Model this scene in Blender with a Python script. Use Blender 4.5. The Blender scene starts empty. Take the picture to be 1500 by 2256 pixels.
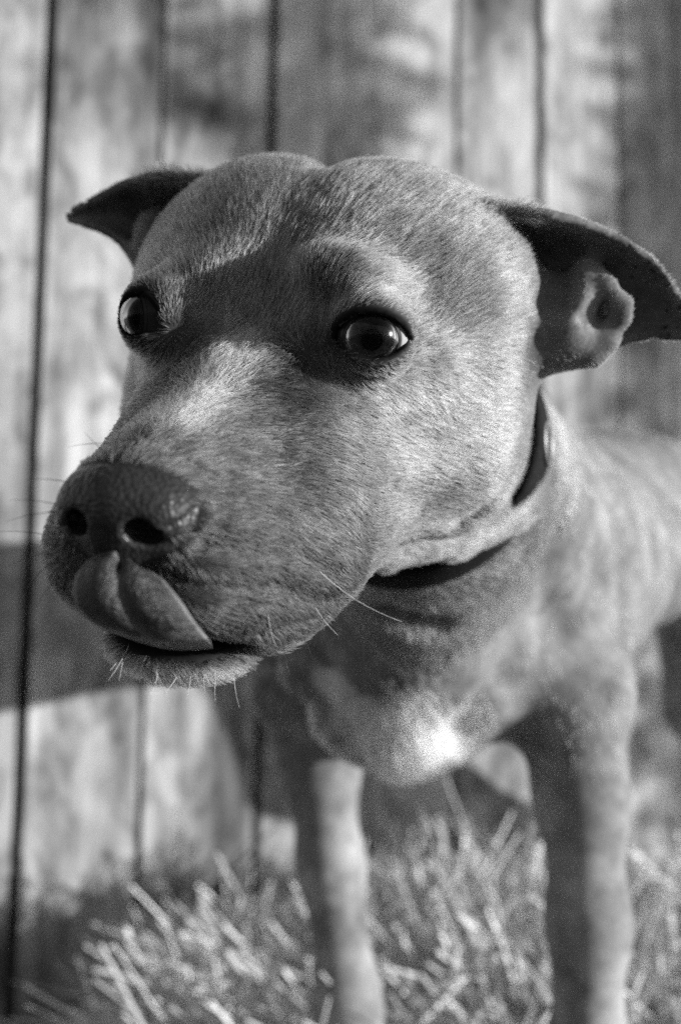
import bpy, bmesh, math, random
import numpy as np
from mathutils import Vector, Matrix

# ------------------------------------------------------------------ camera, sky, sun, exposure
scene = bpy.context.scene
COL = scene.collection
H_BALE = 0.42                                  # height of the straw bale the dog stands on
H_CAM, PITCH, ROLL = 0.33 + H_BALE, math.radians(5.0), math.radians(0.9)
FPX, CX, CY = 2300.0, 750.0, 1128.0            # focal length and centre in photograph pixels
F_ = np.array([0, math.cos(PITCH), math.sin(PITCH)])
U0 = np.array([0, -math.sin(PITCH), math.cos(PITCH)])
R0 = np.array([1.0, 0, 0])
RT = R0 * math.cos(ROLL) - U0 * math.sin(ROLL)
UP = U0 * math.cos(ROLL) + R0 * math.sin(ROLL)
RT, UP = R0 * math.cos(ROLL) + U0 * math.sin(ROLL), U0 * math.cos(ROLL) - R0 * math.sin(ROLL)
ORG = np.array([0, 0, H_CAM])
C2W = np.stack([RT, UP, F_], 1)                # camera axes (right, up, depth) to world


def to_world(p):
    """camera-axes centimetres -> world metres"""
    return (np.asarray(p, float) * 0.01) @ C2W.T + ORG


def from_world(w):
    return ((np.asarray(w, float) - ORG) @ C2W) * 100.0


def at(px, py, z):
    return np.array([(px - CX) / FPX * z, -(py - CY) / FPX * z, z])


cam = bpy.data.cameras.new('camera')
cam_ob = bpy.data.objects.new('camera', cam)
COL.objects.link(cam_ob)
M = Matrix.Identity(4)
for i in range(3):
    M[i][0], M[i][1], M[i][2], M[i][3] = RT[i], UP[i], -F_[i], ORG[i]
cam_ob.matrix_world = M
cam.sensor_fit = 'HORIZONTAL'
cam.sensor_width = 24.0
cam.lens = 24.0 * FPX / 1500.0
cam.clip_start, cam.clip_end = 0.01, 3000
cam.dof.use_dof = True
cam.dof.focus_distance = 0.318
cam.dof.aperture_fstop = 6.4
scene.camera = cam_ob

SUN_AZ, SUN_EL = math.radians(74), math.radians(9.0)   # azimuth to the right of straight behind the camera
sun_dir = np.array([math.sin(SUN_AZ) * math.cos(SUN_EL), -math.cos(SUN_AZ) * math.cos(SUN_EL), math.sin(SUN_EL)])
sun = bpy.data.lights.new('sun', 'SUN')
sun.energy, sun.angle, sun.color = 5.0, math.radians(0.8), (1, 1, 1)
sun_ob = bpy.data.objects.new('sun', sun)
COL.objects.link(sun_ob)
sun_ob.rotation_euler = Vector(-sun_dir).to_track_quat('-Z', 'Y').to_euler()

world = bpy.data.worlds.new('World')
scene.world = world
world.use_nodes = True
nt = world.node_tree
sky = nt.nodes.new('ShaderNodeTexSky')
sky.sky_type = 'NISHITA'
sky.sun_disc = False
sky.sun_elevation = SUN_EL
sky.sun_rotation = math.atan2(sun_dir[0], sun_dir[1])
bw = nt.nodes.new('ShaderNodeRGBToBW')          # black and white photograph
nt.links.new(sky.outputs[0], bw.inputs[0])
nt.links.new(bw.outputs[0], nt.nodes['Background'].inputs[0])
nt.nodes['Background'].inputs[1].default_value = 0.10

vs = scene.view_settings
vs.view_transform, vs.look, vs.gamma, vs.use_curve_mapping = 'Standard', 'None', 1.0, False
vs.exposure = 0.30
scene.cycles.use_denoising = False
scene.cycles.max_bounces = 6
scene.cycles.transparent_max_bounces = 4
scene.cycles_curves.shape = 'RIBBONS'

rng = np.random.default_rng(7)
random.seed(7)


# ------------------------------------------------------------------ helpers
def tag(o, label=None, cat=None, group=None, kind=None):
    if label: o['label'] = label
    if cat: o['category'] = cat
    if group: o['group'] = group
    if kind: o['kind'] = kind
    return o


def link(name, me, mat=None, parent=None, smooth=True):
    o = bpy.data.objects.new(name, me)
    COL.objects.link(o)
    if mat: me.materials.append(mat)
    if parent: o.parent = parent
    if smooth and hasattr(me, 'polygons'):
        me.polygons.foreach_set('use_smooth', np.ones(len(me.polygons), bool))
    return o


def mesh_np(name, V, Fc):
    me = bpy.data.meshes.new(name)
    me.from_pydata(np.asarray(V, float).tolist(), [], [list(map(int, f)) for f in Fc])
    me.update()
    return me


def empty(name, loc):
    o = bpy.data.objects.new(name, None)
    COL.objects.link(o)
    o.location = loc
    o.empty_display_size = 0.05
    bpy.context.view_layer.update()
    return o


class NT:
    """tiny node-building helper"""
    def __init__(self, name):
        self.m = bpy.data.materials.new(name)
        self.m.use_nodes = True
        self.t = self.m.node_tree
        self.b = self.t.nodes['Principled BSDF']
        self.out = self.t.nodes['Material Output']

    def n(self, typ, **kw):
        x = self.t.nodes.new(typ)
        ins = kw.pop('ins', {})
        for k, v in kw.items(): setattr(x, k, v)
        for k, v in ins.items():
            if isinstance(v, bpy.types.NodeSocket): self.t.links.new(v, x.inputs[k])
            else: x.inputs[k].default_value = v
        return x

    def l(self, a, b): self.t.links.new(a, b)

    def math(self, op, a, b=0.0, c=0.0, clamp=False):
        return self.n('ShaderNodeMath', operation=op, use_clamp=clamp, ins={0: a, 1: b, 2: c}).outputs[0]

    def ramp(self, f, pts):
        r = self.n('ShaderNodeValToRGB', ins={0: f})
        e = r.color_ramp.elements
        while len(e) < len(pts): e.new(0.5)
        for el, (p, v) in zip(e, pts):
            el.position = p
            el.color = (v, v, v, 1)
        return r.outputs[0]

    def noise(self, vec, scale, detail=4, rough=0.55, dist=0.0):
        return self.n('ShaderNodeTexNoise', ins={'Vector': vec, 'Scale': scale, 'Detail': detail, 'Roughness': rough, 'Distortion': dist}).outputs[0]

    def attr(self, name):
        return self.n('ShaderNodeAttribute', attribute_name=name).outputs['Fac']

    def bump(self, h, strength, dist=0.001):
        b = self.n('ShaderNodeBump', ins={'Height': h, 'Strength': strength, 'Distance': dist})
        self.l(b.outputs[0], self.b.inputs['Normal'])
        return b.outputs[0]

    def color(self, v): self.l(v, self.b.inputs['Base Color'])


def gray(v): return (v, v, v, 1)


# ------------------------------------------------------------------ setting: ground, fence, straw
def ground_y(z): return -((H_CAM - H_BALE) * 100 + z * math.sin(PITCH)) / math.cos(PITCH)   # top of the bale


g = NT('soil')
tc = g.n('ShaderNodeTexCoord').outputs['Object']
n1 = g.noise(tc, 9, 6, 0.6); n2 = g.noise(tc, 60, 5, 0.6)
g.color(g.ramp(g.math('ADD', g.math('MULTIPLY', n1, .5), g.math('MULTIPLY', n2, .5)), [(.3, .03), (.55, .09), (.75, .2)]))
g.b.inputs['Roughness'].default_value = 0.95
g.bump(g.noise(tc, 45, 6, .65), 1.0, 0.02)
S = 400.0
# graded grid: fine near the scene, reaching the horizon
xs = np.concatenate([[-S, -60, -12, -5], np.linspace(-2.5, 2.5, 90), [5, 12, 60, S]])
ys = np.concatenate([[-S, -60, -12, -4], np.linspace(-1.5, 3.5, 90), [6, 14, 60, S]])
X, Y = np.meshgrid(xs, ys, indexing='ij')
Z = 0.012 * (np.sin(X * 7 + 1.3 * np.sin(Y * 5)) * np.sin(Y * 6.1 + 0.7)) * (np.abs(X) < 3) * (np.abs(Y) < 4) - 0.006
nx, ny = X.shape
idx = np.arange(nx * ny).reshape(nx, ny)
Fq = np.stack([idx[:-1, :-1], idx[1:, :-1], idx[1:, 1:], idx[:-1, 1:]], -1).reshape(-1, 4)
ground = link('ground', mesh_np('ground', np.stack([X, Y, Z], -1).reshape(-1, 3), Fq), g.m)
tag(ground, kind='structure')

# fence plane: nearer on the left, receding to the right
FA = math.radians(18.5)
fence_o = to_world(at(110, 1128, 112.0)); fence_o[2] = 0
fdir = np.array([math.cos(FA), math.sin(FA), 0]); fnor = np.array([math.sin(FA), -math.cos(FA), 0])


def fence_pt(s, h, out=0.0): return fence_o + fdir * s + fnor * out + np.array([0, 0, h])


w = NT('weathered_board')
oi = w.n('ShaderNodeObjectInfo').outputs['Random']
tc = w.n('ShaderNodeTexCoord').outputs['Object']
off = w.n('ShaderNodeCombineXYZ', ins={0: w.math('MULTIPLY', oi, 37.0), 1: w.math('MULTIPLY', oi, 11.0), 2: w.math('MULTIPLY', oi, 53.0)}).outputs[0]
p = w.n('ShaderNodeVectorMath', operation='ADD', ins={0: tc, 1: off}).outputs[0]
pg = w.n('ShaderNodeMapping', ins={'Vector': p, 'Scale': (34, 34, 1.6)}).outputs[0]
pm = w.n('ShaderNodeMapping', ins={'Vector': p, 'Scale': (5.5, 5.5, 2.6)}).outputs[0]
grain = w.noise(pg, 1.5, 6, .6, .6)
blot = w.noise(pm, 1.3, 5, .6, .4)
fine = w.noise(p, 60, 4, .6)
base = w.ramp(grain, [(.3, .38), (.5, .62), (.7, .78)])
pm2 = w.n('ShaderNodeMapping', ins={'Vector': p, 'Scale': (22, 22, 9)}).outputs[0]
mot = w.ramp(w.noise(pm2, 1.4, 5, .65, .8), [(.34, .45), (.5, .92), (.65, 1.08)])
stain = w.ramp(blot, [(.33, .26), (.46, .72), (.58, 1.0)])
tonev = w.math('MULTIPLY_ADD', oi, .22, .88)
c = w.math('MULTIPLY', w.math('MULTIPLY', w.math('MULTIPLY', base, mot), stain), tonev)
c = w.math('MULTIPLY', c, w.math('MULTIPLY_ADD', fine, .3, .85))
w.color(c)
w.b.inputs['Roughness'].default_value = 0.85
w.b.inputs['Specular IOR Level'].default_value = 0.2
w.bump(grain, .5, .004)
dk = NT('dark_wood')
dk.b.inputs['Base Color'].default_value = gray(.05)
dk.b.inputs['Roughness'].default_value = .9


def board_mesh(name, wd, ht, th, seed, wob=0.004):
    """a sawn board standing on its lower end: bevelled, slightly warped, chipped top and bottom"""
    r = np.random.default_rng(seed)
    prof = []
    b = 0.0035
    for (x, y) in ((-wd / 2 + b, -th), (-wd / 2, -th + b), (-wd / 2, 0), (wd / 2, 0), (wd / 2, -th + b), (wd / 2 - b, -th)):
        prof.append((x, -y))
    nz = 14
    V, Fc = [], []
    bow = r.uniform(-1, 1) * wob; bow2 = r.uniform(-1, 1) * wob * .5
    for k in range(nz + 1):
        t = k / nz
        ex = r.uniform(-.0009, .0009)
        for (x, y) in prof:
            zz = t * ht
            if k in (0, nz): zz += r.uniform(-.004, .004)
            V.append((x + ex + bow2 * math.sin(3.1 * t), y + bow * math.sin(math.pi * t), zz))
    m = len(prof)
    for k in range(nz):
        for j in range(m):
            a, bb = k * m + j, k * m + (j + 1) % m
            Fc.append((a, bb, bb + m, a + m))
    Fc.append(tuple(range(m))[::-1]); Fc.append(tuple(nz * m + j for j in range(m)))
    me = mesh_np(name, V, Fc)
    bm = bmesh.new(); bm.from_mesh(me)
    bmesh.ops.recalc_face_normals(bm, faces=bm.faces); bm.to_mesh(me); bm.free()
    return me


fence = empty('wooden_fence', fence_pt(0.5, 0))
tag(fence, 'tall weathered wooden fence of vertical boards behind the dog', 'fence')
rotz = math.atan2(fdir[1], fdir[0])
Wd = Matrix.Rotation(rotz, 4, 'Z')


def fplace(o, s, h, out):
    o.matrix_world = Matrix.Translation(Vector(fence_pt(s, h, out))) @ Wd
    bpy.context.view_layer.update()
    mw = o.matrix_world.copy()
    o.parent = fence
    o.matrix_parent_inverse = fence.matrix_world.inverted()
    o.matrix_world = mw


# board joints along the fence, measured where they meet mid height
def s_of(px):
    # intersection of pixel ray (at mid height) with fence plane
    d = to_world(at(px, 1000, 100.0)) - ORG
    t = np.dot(fence_o - ORG, fnor) / np.dot(d, fnor)
    return float(np.dot(ORG + d * t - fence_o, fdir))


joints = [s_of(x) for x in (-480, -190, 72, 332, 582, 820, 1003, 1190, 1362, 1540, 1710, 1890, 2080)]
joints = [joints[0] - .118 * k for k in range(6, 0, -1)] + joints + [joints[-1] + .104 * k for k in range(1, 7)]
gaps = [.006] * 6 + [.006, .006, .012, .007, .009, .004, .006, .004, .006, .006, .006, .006, .006] + [.006] * 6
for i in range(len(joints) - 1):
    a, b = joints[i] + gaps[i] / 2, joints[i + 1] - gaps[i + 1] / 2
    o = link('board', board_mesh('board', b - a, 2.25 + .01 * (i % 3), .019, 40 + i), w.m, smooth=False)
    fplace(o, (a + b) / 2, 0.012 + .006 * (i % 2), .002 * (i % 3))
for hgt in (0.35, 1.15, 1.95):
    V = []
    L0, L1 = joints[0] - .1, joints[-1] + .1
    me = bpy.data.meshes.new('rail'); bm = bmesh.new()
    bmesh.ops.create_cube(bm, size=1.0, matrix=Matrix.Diagonal((L1 - L0, .04, .09, 1)))
    bmesh.ops.bevel(bm, geom=bm.edges[:], offset=.004, segments=1, affect='EDGES')
    bm.to_mesh(me); bm.free()
    o = link('rail', me, dk.m, smooth=False)
    fplace(o, (L0 + L1) / 2, hgt, -.024)
for i, s in enumerate(joints):   # dark boards added behind the joints to keep sky light out of the gaps
    o = link('backing_board', board_mesh('backing_board', .09, 2.2, .016, 140 + i), dk.m, smooth=False)
    fplace(o, s, .01, -.066)


# ------------------------------------------------------------------ the dog: signed distance model
def rot_head():
    y, p, r = 0.28523817, -0.23142147, -0.13763029
    B = np.array([[1, 0, 0], [0, 0, 1], [0, -1, 0]], float)
    Ry = np.array([[math.cos(y), 0, math.sin(y)], [0, 1, 0], [-math.sin(y), 0, math.cos(y)]])
    Rp = np.array([[1, 0, 0], [0, math.cos(p), -math.sin(p)], [0, math.sin(p), math.cos(p)]])
    Rr = np.array([[math.cos(r), -math.sin(r), 0], [math.sin(r), math.cos(r), 0], [0, 0, 1]])
    return Rr @ Ry @ Rp @ B


HR = rot_head()
HT = np.array([-2.7437163, 6.00339585, 33.68745414])


def h2c(p): return np.asarray(p, float) @ HR.T + HT
def c2h(p): return (np.asarray(p, float) - HT) @ HR


def smin(a, b, k):
    h = np.maximum(k - np.abs(a - b), 0.0) / k
    return np.minimum(a, b) - h * h * k * 0.25


def smax(a, b, k): return -smin(-a, -b, k)


def ell(P, c, r, A=None):
    q = P - np.asarray(c, np.float32)
    if A is not None: q = q @ A
    r = np.asarray(r, np.float32)
    k0 = np.sqrt(((q / r) ** 2).sum(-1)) + 1e-6
    k1 = np.sqrt(((q / (r * r)) ** 2).sum(-1)) + 1e-6
    return k0 * (k0 - 1.0) / k1


def cone(P, a, ra, b, rb):
    """capsule with a radius that changes from end to end"""
    a = np.asarray(a, np.float32); b = np.asarray(b, np.float32)
    ba = b - a
    t = np.clip(((P - a) @ ba) / float(ba @ ba), 0, 1)
    q = P - a - t[:, None] * ba
    return np.sqrt((q * q).sum(-1)) - (ra + (rb - ra) * t)


def path(P, pts, k):
    d = None
    for (a, ra), (b, rb) in zip(pts[:-1], pts[1:]):
        e = cone(P, a, ra, b, rb)
        d = e if d is None else smin(d, e, k)
    return d


def rotm(ax, deg):
    return np.array(Matrix.Rotation(math.radians(deg), 3, ax), dtype=np.float32)


EYES = {1: np.array([3.9, 0.05, 0.0]), -1: np.array([3.42, -.1, 0.0])}
EYE = EYES[1]      # mirrored
EYE_R = 1.22
# gaze eyes, in head axes
GAZE = {1: np.array([.31, .94, -.06]), -1: np.array([-.66, .75, -.02])}
# eyelid opening axes (head axes), for the dog's left eye; mirrored for the other
LID_N = np.array([.42, .90, 0.02]); LID_N /= np.linalg.norm(LID_N)
LID_U = np.array([.9, -.42, .13]); LID_U -= LID_N * (LID_U @ LID_N); LID_U /= np.linalg.norm(LID_U)
LID_V = np.cross(LID_U, LID_N)
if LID_V[2] < 0: LID_V = -LID_V
LID_W, LID_UPH, LID_LOH = 1.13, .72, .60


def eye_centre(Hh): return np.where(Hh[:, :1] >= 0, EYES[1], EYES[-1]).astype(np.float32)


def lid_opening(Q, ec):
    """2-D distance to the almond opening for mirrored head points"""
    q = Q - ec
    u = q @ LID_U.astype(np.float32); v = q @ LID_V.astype(np.float32); n = q @ LID_N.astype(np.float32)
    ds = []
    v0 = v
    u = u * np.where(ec[:, 0] < 3.6, 1.22, 1.0)          # the far eye is narrower
    for hh, sg in ((LID_UPH, 1), (LID_LOH, -1)):
        Rr = (LID_W ** 2 + hh ** 2) / (2 * hh)
        v = v0 + .17 * u if sg > 0 else v0
        ds.append(np.sqrt(u * u + (v * sg - (hh - Rr)) ** 2) - Rr)
    return np.maximum(ds[0], ds[1]), n


# ears: sheets through control nets, in head axes (dog's left ear; right ear mirrored with its own net)
EAR_L = np.array([   # rows: base -> tip ; columns: front/top edge -> back/lower edge
    [[6.2, -5.6, 4.3], [6.8, -7.6, 4.2], [7.3, -9.0, 2.6], [7.4, -8.6, .8], [7.5, -6.6, -.6]],
    [[8.3, -5.9, 4.3], [8.9, -8.0, 3.7], [9.1, -9.0, 2.4], [9.0, -8.8, .9], [8.9, -7.2, -.3]],
    [[10.2, -6.9, 3.85], [10.6, -8.2, 3.0], [10.7, -8.9, 2.0], [10.6, -8.9, .9], [10.6, -8.2, .1]],
    [[12.0, -7.6, 2.85], [12.2, -8.3, 2.2], [12.2, -8.7, 1.6], [12.1, -8.7, 1.0], [12.0, -8.3, .4]],
    [[13.5, -7.9, 1.0], [13.5, -8.0, .9], [13.5, -8.1, .8], [13.45, -8.1, .7], [13.4, -8.0, .5]]], float)
EAR_R = np.array([
    [[-5.0, -6.6, 5.0], [-6.2, -7.8, 4.6], [-7.0, -8.8, 3.4], [-7.2, -8.6, 2.0], [-7.2, -6.6, .6]],
    [[-6.8, -6.6, 5.1], [-7.8, -7.8, 4.4], [-8.3, -8.6, 3.4], [-8.3, -8.2, 2.3], [-8.2, -6.9, 1.9]],
    [[-8.4, -6.6, 4.75], [-9.0, -7.5, 4.2], [-9.3, -8.0, 3.5], [-9.3, -7.8, 2.9], [-9.1, -7.0, 2.65]],
    [[-9.8, -6.6, 4.1], [-10.1, -7.1, 3.8], [-10.2, -7.3, 3.5], [-10.2, -7.2, 3.2], [-10.0, -6.8, 3.0]],
    [[-11.1, -6.6, 3.45], [-11.1, -6.7, 3.4], [-11.1, -6.7, 3.35], [-11.1, -6.7, 3.3], [-11.1, -6.6, 3.25]]], float)


def sheet(net, nu=64, nv=64):
    def basis(n, t):
        # Catmull-Rom through n points
        x = t * (n - 1); i = np.clip(np.floor(x).astype(int), 0, n - 2); f = x - i
        Wm = np.zeros((len(t), n))
        co = [(-.5 * f + f**2 - .5 * f**3), (1 - 2.5 * f**2 + 1.5 * f**3), (.5 * f + 2 * f**2 - 1.5 * f**3), (-.5 * f**2 + .5 * f**3)]
        for k in range(4):
            j = np.clip(i - 1 + k, 0, n - 1)
            np.add.at(Wm, (np.arange(len(t)), j), co[k])
        return Wm
    Bu = basis(net.shape[0], np.linspace(0, 1, nu)); Bv = basis(net.shape[1], np.linspace(0, 1, nv))
    S_ = np.einsum('ui,vj,ijk->uvk', Bu, Bv, net)
    uu = np.repeat(np.linspace(0, 1, nu)[:, None], nv, 1); vv = np.repeat(np.linspace(0, 1, nv)[None], nu, 0)
    return S_.reshape(-1, 3), uu.ravel(), vv.ravel()


EARS = []
for net in (EAR_L, EAR_R):
    pts, uu, vv = sheet(net)
    th = .26 - .12 * uu - .05 * np.abs(vv - .5)
    EARS.append((pts.astype(np.float32), th.astype(np.float32), pts.min(0) - 1.2, pts.max(0) + 1.2))


def sdf_ears(Hh):
    d = np.full(len(Hh), 4.0, np.float32)
    for pts, th, lo, hi in EARS:
        m = np.nonzero(np.all((Hh > lo) & (Hh < hi), 1))[0]
        for s in range(0, len(m), 2000):
            ii = m[s:s + 2000]
            q = Hh[ii]
            D2 = (q * q).sum(1)[:, None] + (pts * pts).sum(1)[None] - 2 * q @ pts.T
            d[ii] = np.minimum(d[ii], (np.sqrt(np.maximum(D2, 0)) - th[None]).min(1))
    return d


def sdf_head(Hh):
    """head axes, cm"""
    Q = Hh.copy()
    Q[:, 0] = np.sqrt(Hh[:, 0] ** 2 + .02)
    Q0 = Q.copy()
    tq = np.clip((Hh[:, 1] + 4.5) / 4.0, 0, 1)
    tq = np.maximum(tq, np.clip((1.0 - Hh[:, 2]) / 2, 0, 1) * np.clip((Hh[:, 1] + 10) / 3, 0, 1))
    Q[:, 0] *= np.where(Hh[:, 0] < 0, 1 + .085 * tq * np.clip(-Hh[:, 0], 0, 1), 1)     # this dog's face is a little uneven
    sgn = np.where(Hh[:, 0] >= 0, 1, -1)
    # cranium and its two domes
    d = ell(Q, (0, -6.8, .2), (6.3, 5.9, 5.2))
    d = smin(d, ell(Q, (2.3, -6.6, 2.15), (3.6, 5.2, 3.7), rotm('X', -14)), 1.3)
    d = smin(d, ell(Hh, (4.65, -7.0, 2.1), (3.2, 3.8, 2.9)), 1.5)
    d = smin(d, ell(Hh, (-3.9, -7.4, 1.4), (3.3, 4.2, 2.9)), 1.5)
    # cheek muscle
    d = smin(d, ell(Q, (4.2, -7.2, -2.6), (4.1, 4.4, 4.9)), 1.6)
    # forehead to stop, between the eyes
    d = smin(d, cone(Q, (1.4, -3.4, .3), 2.2, (.6, 1.0, -2.4), 1.7), 1.5)
    # brow ridge, zygomatic arch
    d = smin(d, ell(Hh, (3.0, -1.2, 1.4), (1.8, 1.35, 1.1), rotm('Y', 18)), 1.1)
    d = smin(d, ell(Hh, (-2.9, -1.3, 1.0), (1.7, 1.3, 1.0), rotm('Y', -18)), 1.4)
    d = smin(d, cone(Q, (4.3, -3.0, -1.6), 1.65, (2.3, 1.0, -2.9), 1.15), 1.3)
    # muzzle: bridge, sides, lips
    d = smin(d, cone(Q, (0, 0.2, -2.9), 2.25, (0, 7.2, -4.65), 1.75), 1.2)
    d = smin(d, cone(Q, (1.3, 1.2, -4.4), 2.2, (.8, 6.2, -5.3), 1.75), 1.4)
    d = smin(d, ell(Q, (1.65, 5.5, -6.1), (1.85, 3.1, 2.1)), .9)
    d = smin(d, ell(Q, (2.4, 3.4, -6.7), (2.0, 3.4, 2.5)), 1.0)
    d = smin(d, ell(Q, (2.8, .4, -5.7), (2.0, 3.4, 2.4)), 2.2)
    d = smin(d, cone(Q, (2.9, -.4, -5.7), 1.2, (5.4, -5.5, -4.8), 2.1), 2.0)
    # eyelids round the ball
    ec = eye_centre(Hh)
    e = np.sqrt(((Q0 - ec) ** 2).sum(1)) - (EYE_R + .20)
    d = smin(d, e, .6)
    op, n = lid_opening(Q0, ec)
    cut = np.maximum(op, -(n - .15))
    cut = np.maximum(cut, n - 3.0)
    d = smax(d, -cut, .16)
    # inner corner of the eye runs out towards the nose as a small groove
    a = EYE - LID_U * 1.0 + LID_N * .75 - LID_V * .10; b = EYE - LID_U * 1.75 + LID_N * .75 - LID_V * .42
    d = smax(d, -cone(Q, a, .22, b, .06), .25)
    # lower jaw and chin
    j = cone(Q, (1.8, -5, -6.6), 2.6, (0, -1, -8.0), 2.2)
    j = smin(j, cone(Q, (0, -3, -7.6), 2.2, (0, 3.8, -8.95), 1.25), 1.2)
    j = smin(j, ell(Q, (0, 4.7, -9.2), (2.2, 1.8, .85)), .8)
    d = smin(d, j, .35)
    # open mouth between lip and chin, under the tongue
    d = smax(d, -ell(Hh, (.35, 6.2, -8.5), (2.25, 2.6, .36), rotm('X', -6)), .2)
    # throat
    d = smin(d, cone(Q, (0, -8.5, -1.8), 5.6, (0, -12, -2.0), 5.6), 2.2)
    # nose leather
    nz = ell(Q, (0, 8.0, -4.42), (1.75, 1.45, 1.35))
    nz = smin(nz, ell(Q, (1.18, 8.05, -4.6), (.92, 1.12, .98)), .5)
    nz = smin(nz, ell(Q, (0, 8.5, -5.3), (.8, .7, .9)), .5)
    d = smin(d, nz, .35)
    # nostrils: round in front with a slit running to the side
    ns = ell(Q, (.92, 9.05, -4.75), (.40, .75, .34))
    ns = smin(ns, cone(Q, (1.1, 8.9, -4.9), .2, (2.02, 8.1, -4.72), .10), .18)
    d = smax(d, -ns, .16)
    # groove below the nose
    d = smax(d, -cone(Hh, (0, 9.35, -4.9), .10, (0, 8.9, -6.6), .10), .3)
    # median furrow of the forehead
    d = smax(d, -cone(Hh, (0, -9.5, 6.35), .4, (0, -5.2, 5.2), .3), .8)
    # frown: soft groove down to the stop with a fold on each side
    d = smin(d, cone(Q, (.75, -2.6, 1.55), .30, (.95, -.6, -.35), .25), .8)
    d = smin(d, ell(Hh, (2.4, -.9, 1.85), (1.2, .8, .6), rotm('Y', 12)), .7)
    # ears
    d = smin(d, sdf_ears(Hh), .55)
    # folded base of each ear with its hollow
    d = smin(d, ell(Hh, (8.5, -7.9, .6), (2.0, 1.25, 1.75)), 1.3)
    d = smax(d, -ell(Hh, (8.9, -6.5, 1.75), (.75, .9, .8)), .8)
    d = smin(d, path(Hh, [((9.5, -7.6, 2.5), .3), ((9.7, -7.3, 1.3), .42), ((9.3, -7.2, .35), .45), ((10.0, -7.4, -.1), .35)], .6), .9)
    d = smax(d, -ell(Hh, (10.4, -6.9, 1.25), (.22, .95, .62), rotm('Y', 22)), .45)
    d = smax(d, -cone(Hh, (10.3, -6.8, 1.7), .22, (9.75, -6.7, .9), .08), .5)
    d = smin(d, path(Hh, [((9.6, -7.8, 2.7), .16), ((10.4, -7.45, 2.15), .2), ((11.05, -7.35, 1.5), .22), ((11.05, -7.35, 1.0), .22), ((10.7, -7.3, .15), .22), ((10.25, -7.4, -.45), .24)], .4), .6)
    d = smin(d, ell(Hh, (10.75, -7.3, 1.55), (.16, .25, .25)), .3)
    d = smin(d, ell(Hh, (-7.4, -7.2, 2.7), (.9, .8, 1.0)), .6)
    return d


TH = math.radians(35)
LAT = np.array([math.cos(TH), 0, -math.sin(TH)]); LON = np.array([math.sin(TH), 0, math.cos(TH)])
BA = np.stack([LAT, [0, 1, 0], LON], 1).astype(np.float32)   # body axes: dog's left, up, towards the tail


def leg_front(P, pts, k=1.6):
    d = path(P, pts, k)
    return d


def paw(P, c, fwd):
    lat = np.array([-fwd[2], 0, fwd[0]])
    d = ell(P, np.array(c) + np.array([0, 1.6, 0]), (2.3, 1.9, 2.6))
    for t in (-1.5, -.55, .55, 1.5):
        cc = np.array(c) + lat * t + fwd * (2.2 - .35 * abs(t)) + np.array([0, 1.1, 0])
        d = smin(d, ell(P, cc, (.95, 1.1, 1.15)), .5)
    return d


def gy(x, z): return ground_y(z)


def sdf_body(P):
    # neck and throat
    d = cone(P, (2.2, 4.0, 45), 5.45, (8.5, -1.0, 66), 8.4)
    d = smin(d, cone(P, (4.2, 0.8, 53), 4.0, (4.0, -8.4, 61.5), 6.3), 3.0)
    # chest, breastbone, ribs, loin, rump
    d = smin(d, ell(P, (7.4, -4.9, 69.5), (9.6, 10.0, 13.5), BA), 4)
    d = smin(d, ell(P, (3.4, -10.0, 62.0), (4.6, 4.0, 5.0), BA), 3)
    d = smin(d, cone(P, at(700, 1462, 60.6), 1.4, at(885, 1625, 58.8), 1.5), 2.6)        # keel of the breastbone
    d = smax(d, -cone(P, at(1010, 1620, 58), .8, at(1190, 1720, 60), 1.0), 1.8)          # hollow of the armpit
    d = smin(d, cone(P, (11, -4.4, 73), 10.4, (24, -1.6, 92), 7.9), 4)
    d = smin(d, cone(P, (24, -1.6, 92), 7.9, (41, -2.2, 109), 7.8), 4)
    # dog's left foreleg (right in the picture)
    z1 = 61
    left = [((12.8, -3.0, 68), 4.8), ((13.8, -11.0, 63.4), 3.5), ((14.4, -17.0, 62.4), 2.45), ((14.5, -24, 61), 2.1), ((14.2, -31.5, 60), 2.0), ((13.8, -36.0, 58.6), 1.95)]
    d = smin(d, path(P, left, 2.0), 2.2)
    # dog's right foreleg (left in the picture)
    right = [((-.2, -3.0, 75), 4.8), ((-2.0, -11.8, 74), 4.1), ((-1.5, -18.0, 75.5), 2.6), ((-.7, -25.5, 75), 2.1), ((.5, -34, 73.5), 2.0), ((1.2, -37.3, 72), 2.0)]
    d = smin(d, path(P, right, 2.0), 2.2)
    for c, fw in (((13.5, gy(0, 57.5), 57.5), (-.4, 0, -.92)), ((1.6, gy(0, 71), 71), (-.3, 0, -.95))):
        d = smin(d, paw(P, c, np.array(fw)), 1.2)
    # hind legs
    for s in (-1, 1):
        o = LAT * 6.0 * s
        hip = np.array([44.0, -5, 108]) + o
        knee = np.array([45.0, -21, 108]) + o * 1.25
        hock = np.array([51.0, -33, 115]) + o * 1.1
        foot = np.array([49.5, gy(0, 113) + 3.0, 113]) + o * 1.1
        d = smin(d, path(P, [(hip, 6.6), (knee, 3.6), (hock, 2.2), (foot, 1.9)], 2.2), 3)
        d = smin(d, paw(P, (foot[0] - .6, gy(0, foot[2] - 1.0), foot[2] - 1.0), np.array([-.57, 0, -.82])), 1.2)
    # tail
    d = smin(d, path(P, [((46, 1.0, 113), 2.6), ((52, -4, 117), 1.6), ((58, -13, 119), .8)], 2), 2)
    return d


FOLD = [(at(850, 1230, 40.8), .3), (at(1000, 1182, 43.8), .62), (at(1150, 1088, 47.3), .95)]


BODY_GROOVES = []
GROOVES = []      # filled below: (points, radius, smoothness)


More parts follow.
